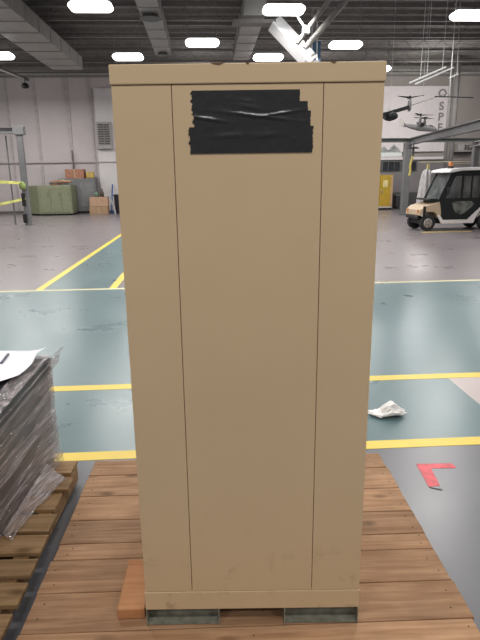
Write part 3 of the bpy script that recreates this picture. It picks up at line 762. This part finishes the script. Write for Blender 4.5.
# body side panels
for y0, y1 in ((-.12, -.06), (1.14, 1.20)):
    sp_ = MB().prism([(.30, .90), (.42, .90), (.54, .34), (1.45, .30), (1.72, .52), (2.3, .54), (2.62, .62), (2.62, .92), (1.9, .92), (1.28, .42), (1.24, .26), (.44, .24)], 'y', y0, y1)
sp1 = MB().prism([(.28, .50), (.36, .50), (.50, .34), (1.28, .34), (1.28, .22), (.44, .22)], 'y', -.13, -.05); sp1.build('sill_panel', CW, cart, bevel=.01)
sp1 = MB().prism([(.28, .50), (.36, .50), (.50, .34), (1.28, .34), (1.28, .22), (.44, .22)], 'y', 1.13, 1.21); sp1.build('sill_panel', CW, cart, bevel=.01)
for y0, y1 in ((-.13, .0), (1.08, 1.21)):
    MB().prism([(1.24, .22), (1.30, .34), (1.86, .84), (2.75, .84), (2.75, .40), (2.38, .40), (2.26, .58), (2.10, .64), (1.86, .64), (1.70, .58), (1.58, .34), (1.54, .22)], 'y', y0, y1).build('rear_body', CW, cart, bevel=.012)
MB().box(1.6, 2.75, .0, 1.08, .62, .84).build('rear_deck', CW, cart)
MB().box(.40, 1.6, 0, 1.08, .30, .36).build('floor_pan', MATS['matte_black'], cart)
# seat, dash, steering
MB().box(1.05, 1.55, .05, 1.03, .60, .78).build('seat', mat('seat_grey', (.20, .20, .21), .6), cart, bevel=.03)
MB().box(1.50, 1.62, .05, 1.03, .78, 1.22).build('backrest', MATS['seat_grey'], cart, bevel=.03)
MB().box(.38, .55, .0, 1.08, .75, 1.02).build('dashboard', CBL, cart, bevel=.02)
st = MB(); 
for q in range(16):
    a0 = 2*pi*q/16; a1 = 2*pi*(q+1)/16
    f_ = lambda a: (.82+.10*sin(a), .28+.18*cos(a), 1.10+.15*sin(a))
    st.tube(f_(a0), f_(a1), .016, n=6)
st.tube((.82, .28, 1.10), (.5, .28, .9), .018, n=6); st.build('steering_wheel', MATS['matte_black'], cart)
# cab frame
fr = MB()
for y in (-.08, 1.16):
    fr.beam((.30, y, .92), (.72, y, 1.84), .05, .06); fr.beam((1.62, y, .8), (1.66, y, 1.86), .05, .06); fr.beam((2.62, y, .84), (2.66, y, 1.86), .05, .06)
    fr.beam((.72, y, 1.84), (2.7, y, 1.87), .05, .05)
fr.beam((.72, -.08, 1.84), (.72, 1.16, 1.84), .05, .05); fr.beam((.30, -.08, .93), (.30, 1.16, .93), .05, .05)
fr.build('cab_frame', CBL, cart)
WS = mat('tinted_windscreen', (.12, .135, .135), .08, var=.5, scale=4, alpha=.6)
MB().prism([(.33, .95), (.71, 1.80), (.73, 1.80), (.35, .95)], 'y', -.05, 1.13).build('windscreen', WS, cart)
wt = MB().prism([(-.0, .96), (.30, .92), (.30, 1.0), (.02, 1.02)], 'y', -.06, 1.14); wt.build('cowl', CBL, cart, bevel=.01)
# near door skin : black with see-through window openings
def ring(mb, outer, y0, y1):
    mb.prism(outer, 'y', y0, y1)
dk = MB()
dk.prism([(.34, .92), (.46, .36), (1.30, .34), (1.86, .86), (1.86, 1.02), (.38, 1.02)], 'y', -.135, -.105)
dk.prism([(.36, 1.0), (.50, 1.0), (.82, 1.72), (.72, 1.80)], 'y', -.135, -.105)
dk.box(.72, 2.70, -.135, -.105, 1.70, 1.84)
dk.box(1.02, 1.09, -.135, -.105, 1.0, 1.75); dk.box(1.34, 1.40, -.135, -.105, 1.0, 1.75); dk.box(1.66, 1.86, -.135, -.105, .86, 1.75)
dk.box(1.86, 2.70, -.135, -.105, .86, 1.06); dk.box(2.5, 2.70, -.135, -.105, .86, 1.75)
dk.build('door', CBL, cart)
pn = MB(); pn.prism([(.74, .86), (.90, .92), (1.40, .92), (1.52, .82), (1.20, .56), (1.05, .50), (.86, .58)], 'y', -.142, -.134); pn.build('door_window', mat('smoky_vinyl', (.15, .155, .14), .12, var=.6, scale=5), cart)
MB().box(.82, 2.5, -.125, -.118, 1.02, 1.71).build('side_window', mat('clear_vinyl_tint', (.10, .10, .095), .1, var=.5, scale=4, alpha=.62), cart)
MB().prism([(.50, 1.02), (.84, 1.02), (.84, 1.70)], 'y', -.125, -.118).build('quarter_window', WS, cart)
MB().box(1.75, 1.95, -.18, -.13, .84, .92).build('door_latch', CBL, cart, bevel=.01)
df = MB(); df.box(1.0, 1.07, 1.16, 1.19, .4, 1.8); df.box(1.6, 1.75, 1.16, 1.19, .4, 1.8); df.prism([(.34, .92), (.46, .36), (1.30, .34), (1.86, .86), (1.86, 1.02), (.38, 1.02)], 'y', 1.16, 1.19); df.build('door', CBL, cart)
MB().prism([(.52, 1.82), (.60, 1.89), (1.0, 1.95), (2.4, 1.98), (2.85, 1.93), (2.85, 1.88), (1.0, 1.86), (.55, 1.79)], 'y', -.2, 1.28).build('roof', mat('roof_white', (.74, .72, .72), .35, var=.02), cart, bevel=.012)
bc = MB().tube((.90, .55, 1.945), (.90, .55, 2.0), .09, n=16).build('beacon_base', MATS['matte_black'], cart)
MB().loft([(2.0, 0, 0, .085, .085), (2.1, 0, 0, .08, .08), (2.14, 0, 0, .05, .05)], 16).build('beacon_light', mat('orange_lens', (.65, .25, .10), .25), cart, smooth=True).matrix_local = Matrix.Translation((.90, .55, 0)) @ Matrix.Rotation(-pi/2, 4, 'Y')
MB().box(.5, .53, -.36, -.2, 1.15, 1.35).build('side_mirror', CBL, cart, bevel=.01)

# plastic draped stand behind the cart front
ds = thing('draped_stand', 'stand draped in pale plastic sheet behind the golf cart bonnet', 'stand', ub(8.12, 20.6, 0), A); ds.scale = (.8, .8, .97)
def drape(a, b):
    t_ = 2*pi*a; hgt = 2.02
    r = (.20+.13*(1-b)**.7) * (1+.12*sin(t_*7+b*3)+.08*noise.noise((cos(t_)*2, sin(t_)*2, b*4)))
    if b > .86: r *= max(.05, sqrt(max(0, 1-((b-.86)/.14)**2)))
    z = .12 + hgt*b - .12*(b)**4
    return (r*cos(t_)*1.0+.10*b, r*sin(t_)*.8, z)
MB().sheet(drape, 60, 30).build('plastic_sheet', mat('pale_plastic_sheet', (.50, .48, .48), .3, var=.2, scale=6, spec=.8), ds, smooth=True)
MB().box(-.28, .28, -.2, .2, 0, .12).build('base', STEEL, ds, bevel=.01)
MB().tube((.1, 0, .1), (.1, 0, 2.0), .03, n=8).build('pole', STEEL, ds)
MB().box(.06, .18, -.08, .02, 2.0, 2.2).build('yellow_tag', mat('pale_yellow', (.55, .50, .22), .6), ds, bevel=.01)

# hanging hoist with yellow strap under the gantry
hl = thing('hanging_hoist', 'dark disc hoist with a yellow strap hanging right of the gantry post', 'hoist', ub(8.55, 22.9, 0), A)
hl.location = ub(8.58, 23.2, 0)
MB().tube((0, 0, 2.80), (0, 0, 2.86), .26, .16, n=24).build('disc', MATS['matte_black'], hl)
MB().tube((0, 0, 2.86), (0, 0, 3.10), .03, n=8).build('stem', STEELD, hl)
MB().box(-.04, .04, -.04, .04, 2.5, 2.80).build('hook_block', STEELD, hl, bevel=.01)
MB().path([(0, 0, 2.5), (-.05, 0, 2.35), (-.09, 0, 2.1), (-.07, 0, 1.9), (-.10, 0, 1.72)], .045, 8).build('strap', mat('strap_yellow', (.60, .50, .12), .6), hl)

# ------------------------------------------------------------------ hanging tiltrotor aircraft models
GY = mat('aircraft_grey', (.20, .195, .20), .5, var=.1); DKG = mat('aircraft_dark', (.022, .023, .025), .85, var=.2, spec=.15); LG = mat('aircraft_light', (.50, .47, .46), .5, var=.05)
def rotor(parent, M_, r, ang, m_=DKG):
    hub = MB().tube((0, 0, -.02*r), (0, 0, .10*r), .11*r, .05*r, n=10).build('rotor_hub', m_, parent); hub.matrix_local = M_
    for q in range(3):
        an = ang + q*2*pi/3
        c_, s2 = cos(an), sin(an)
        def fn(a, b):
            L_ = r*(.08+.92*a); wd_ = r*(.17-.09*a)*(b-.5); return (L_*c_ - wd_*s2, L_*s2 + wd_*c_, .05*r*a + .5*wd_*(1-a))
        MB().sheet(fn, 6, 2).build('rotor_blade', m_, hub, solid=.03*r)
def tilt(name, label, loc, rz, s, tiltx, mats, ry=0, wt=1.0, nl=1.0):
    t = thing(name, label, 'model aircraft', loc, rz); t.rotation_euler.x = tiltx; t.rotation_euler.y = ry
    m1, m2, m3 = mats
    # nose toward +x
    MB().loft([(-.95*s, 0, .12*s, .02*s, .03*s), (-.7*s, 0, .09*s, .06*s, .07*s), (-.35*s, 0, .03*s, .12*s, .12*s), (0, 0, 0, .14*s, .15*s), (.45*s, 0, 0, .14*s, .15*s),
               (.62*s, 0, -.02*s, .12*s, .12*s), (.74*s, 0, -.05*s, .07*s, .07*s), (.79*s, 0, -.06*s, .02*s, .02*s)], 18).build('fuselage', m1, t, smooth=True)
    MB().loft([(.42*s, 0, .09*s, .11*s, .075*s), (.56*s, 0, .06*s, .10*s, .07*s), (.68*s, 0, -.0*s, .06*s, .05*s)], 14).build('cockpit_glass', m2, t, smooth=True)
    MB().box(-.10*s, .18*s, -.78*s, .78*s, (.16-.03*wt)*s, (.16+.03*wt)*s).build('wing', m2, t, bevel=.015*s)
    for sy in (-1, 1):
        na = MB(); y = sy*.82*s
        nb = na.loft([(-.16*s, 0, 0, .04*s, .04*s), (-.05*s, 0, 0, .08*s, .075*s), (.18*s, 0, 0, .075*s, .07*s), (.34*s, 0, 0, .04*s, .04*s)], 14).build('nacelle', m3, t, smooth=True)
        up_ = Matrix.Translation((.04*s, y, .16*s)) @ Matrix.Rotation(-tiltx, 4, 'X')
        nb.matrix_local = up_ @ Matrix.Rotation(-pi/2, 4, 'Y')
        rotor(t, up_ @ Matrix.Translation((0, 0, .36*s)), .56*s, .5+sy*.35, m2)
    MB().box(-.92*s, -.74*s, -.34*s, .34*s, .15*s, .175*s).build('tailplane', m3, t)
    for sy in (-1, 1):
        MB().prism([(-.96*s, .02*s), (-.72*s, .02*s), (-.78*s, .38*s), (-.94*s, .38*s)], 'y', sy*.34*s-.012*s, sy*.34*s+.012*s).build('tail_fin', LG, t)
    return t
m2 = tilt('model_tiltrotor', 'smaller grey tiltrotor model hanging above the gantry beam, nose to the right', ub(7.22, 19, 3.27), A+radians(-28), .70, 0, (GY, DKG, mat('aircraft_mid', (.12,.12,.125), .5, var=.2)), ry=radians(5), wt=1.4)
m1 = tilt('model_tiltrotor', 'larger dark tiltrotor model half hidden behind the cabinet edge', ub(5.50, 17.0, 3.42), A+radians(-90), .76, radians(15), (DKG, DKG, GY), wt=2.2)

CABL = mat('pale_cable', (.55, .55, .54), .5)
def cable(label, p, q, r=.009):
    o = MB().tube(p, q, r, n=6).build('hanging_cable', CABL); tag(o, label, 'cable', 'thin cables hanging from the roof')
tr = thing('light_track', 'pair of pale slanted tubes hanging on thin cables at the upper right', 'tubes', ub(7.0, 18, 4.5), A)
MB().tube((-.60, 0, .02), (.52, .0, .48), .028, n=8).build('tube', CABL, tr)
MB().tube((-.38, .1, .0), (.80, .1, .48), .028, n=8).build('tube', CABL, tr)
MB().tube((.74, .2, .19), (1.02, .2, .31), .028, n=8).build('tube', CABL, tr)
cable('leftmost thin cable holding the slanted tubes', ub(6.73, 18, 4.66), ub(6.75, 18, 7.18))
cable('second thin cable from the left above the slanted tubes', ub(6.98, 18.1, 4.66), ub(6.96, 18.1, 7.18))
cable('third thin cable, meeting the upper end of the slanted tubes', ub(7.41, 18, 4.97), ub(7.42, 18, 7.18))
cable('fourth thin cable, reaching the right end of the slanted tubes', ub(7.76, 18.1, 4.97), ub(7.70, 18.1, 7.18))
cable('rightmost thin cable ending at the short slanted tube', ub(7.98, 18.2, 4.79), ub(7.88, 18.2, 7.18))
cable('thin wire suspending the smaller tiltrotor model', ub(7.22, 19, 3.42), ub(7.24, 19, 7.18), .006)
cable('faint wire suspending the larger dark tiltrotor model', ub(5.5, 17.0, 3.56), ub(5.5, 17.0, 7.18), .003)
t = thing('long_rotor_arm', 'long thin dark rotor arm slanting up across the lettered board', 'rotor', ub(6.2, 17.2, 3.77), A)
MB().beam((0, 0, 0), (1.12, 0, .34), .02, .02).build('thin_rod', mat('rod_grey', (.16, .15, .15), .9, spec=.1), t)
MB().beam((.72, 0, .25), (1.9, 0, .21), .05, .025).build('dark_blade', DKG, t)
MB().tube((1.15, 0, .3), (1.15, 0, 7.18-3.77), .006, n=6).build('wire', CABL, t)
o = H(MB().tube((0, 0, 0), (3.4, -.1, .0), .018, n=8), 'yellow_rope', mat('tan_rope', (.50, .46, .30), .7), 9.9, 26, 2.31); tag(o, 'thin tan rope stretched level behind the golf cart roof', 'rope')

# ------------------------------------------------------------------ world, camera, view
wd = bpy.data.worlds.new('World'); bpy.context.scene.world = wd; wd.use_nodes = True
bg = wd.node_tree.nodes['Background']; bg.inputs[0].default_value = (.95, .93, .95, 1); bg.inputs[1].default_value = .34
f = 546.0; P = radians(14.7); r = radians(.75)
cam = bpy.data.cameras.new('camera'); co = bpy.data.objects.new('camera', cam); COL.objects.link(co)
F_ = Vector((0, cos(P), -sin(P))); U0 = Vector((0, sin(P), cos(P))); R0 = Vector((1, 0, 0))
Rr = cos(r)*R0 - sin(r)*U0; Uu = sin(r)*R0 + cos(r)*U0
M = Matrix((Rr, Uu, -F_)).transposed().to_4x4(); M.translation = (0, 0, 1.76)
co.matrix_world = M
cam.sensor_fit = 'VERTICAL'; cam.sensor_height = 24; cam.lens = f/640*24; cam.clip_end = 100
bpy.context.scene.camera = co
sc = bpy.context.scene
sc.view_settings.view_transform = 'Standard'; sc.view_settings.look = 'None'; sc.view_settings.exposure = 0.0
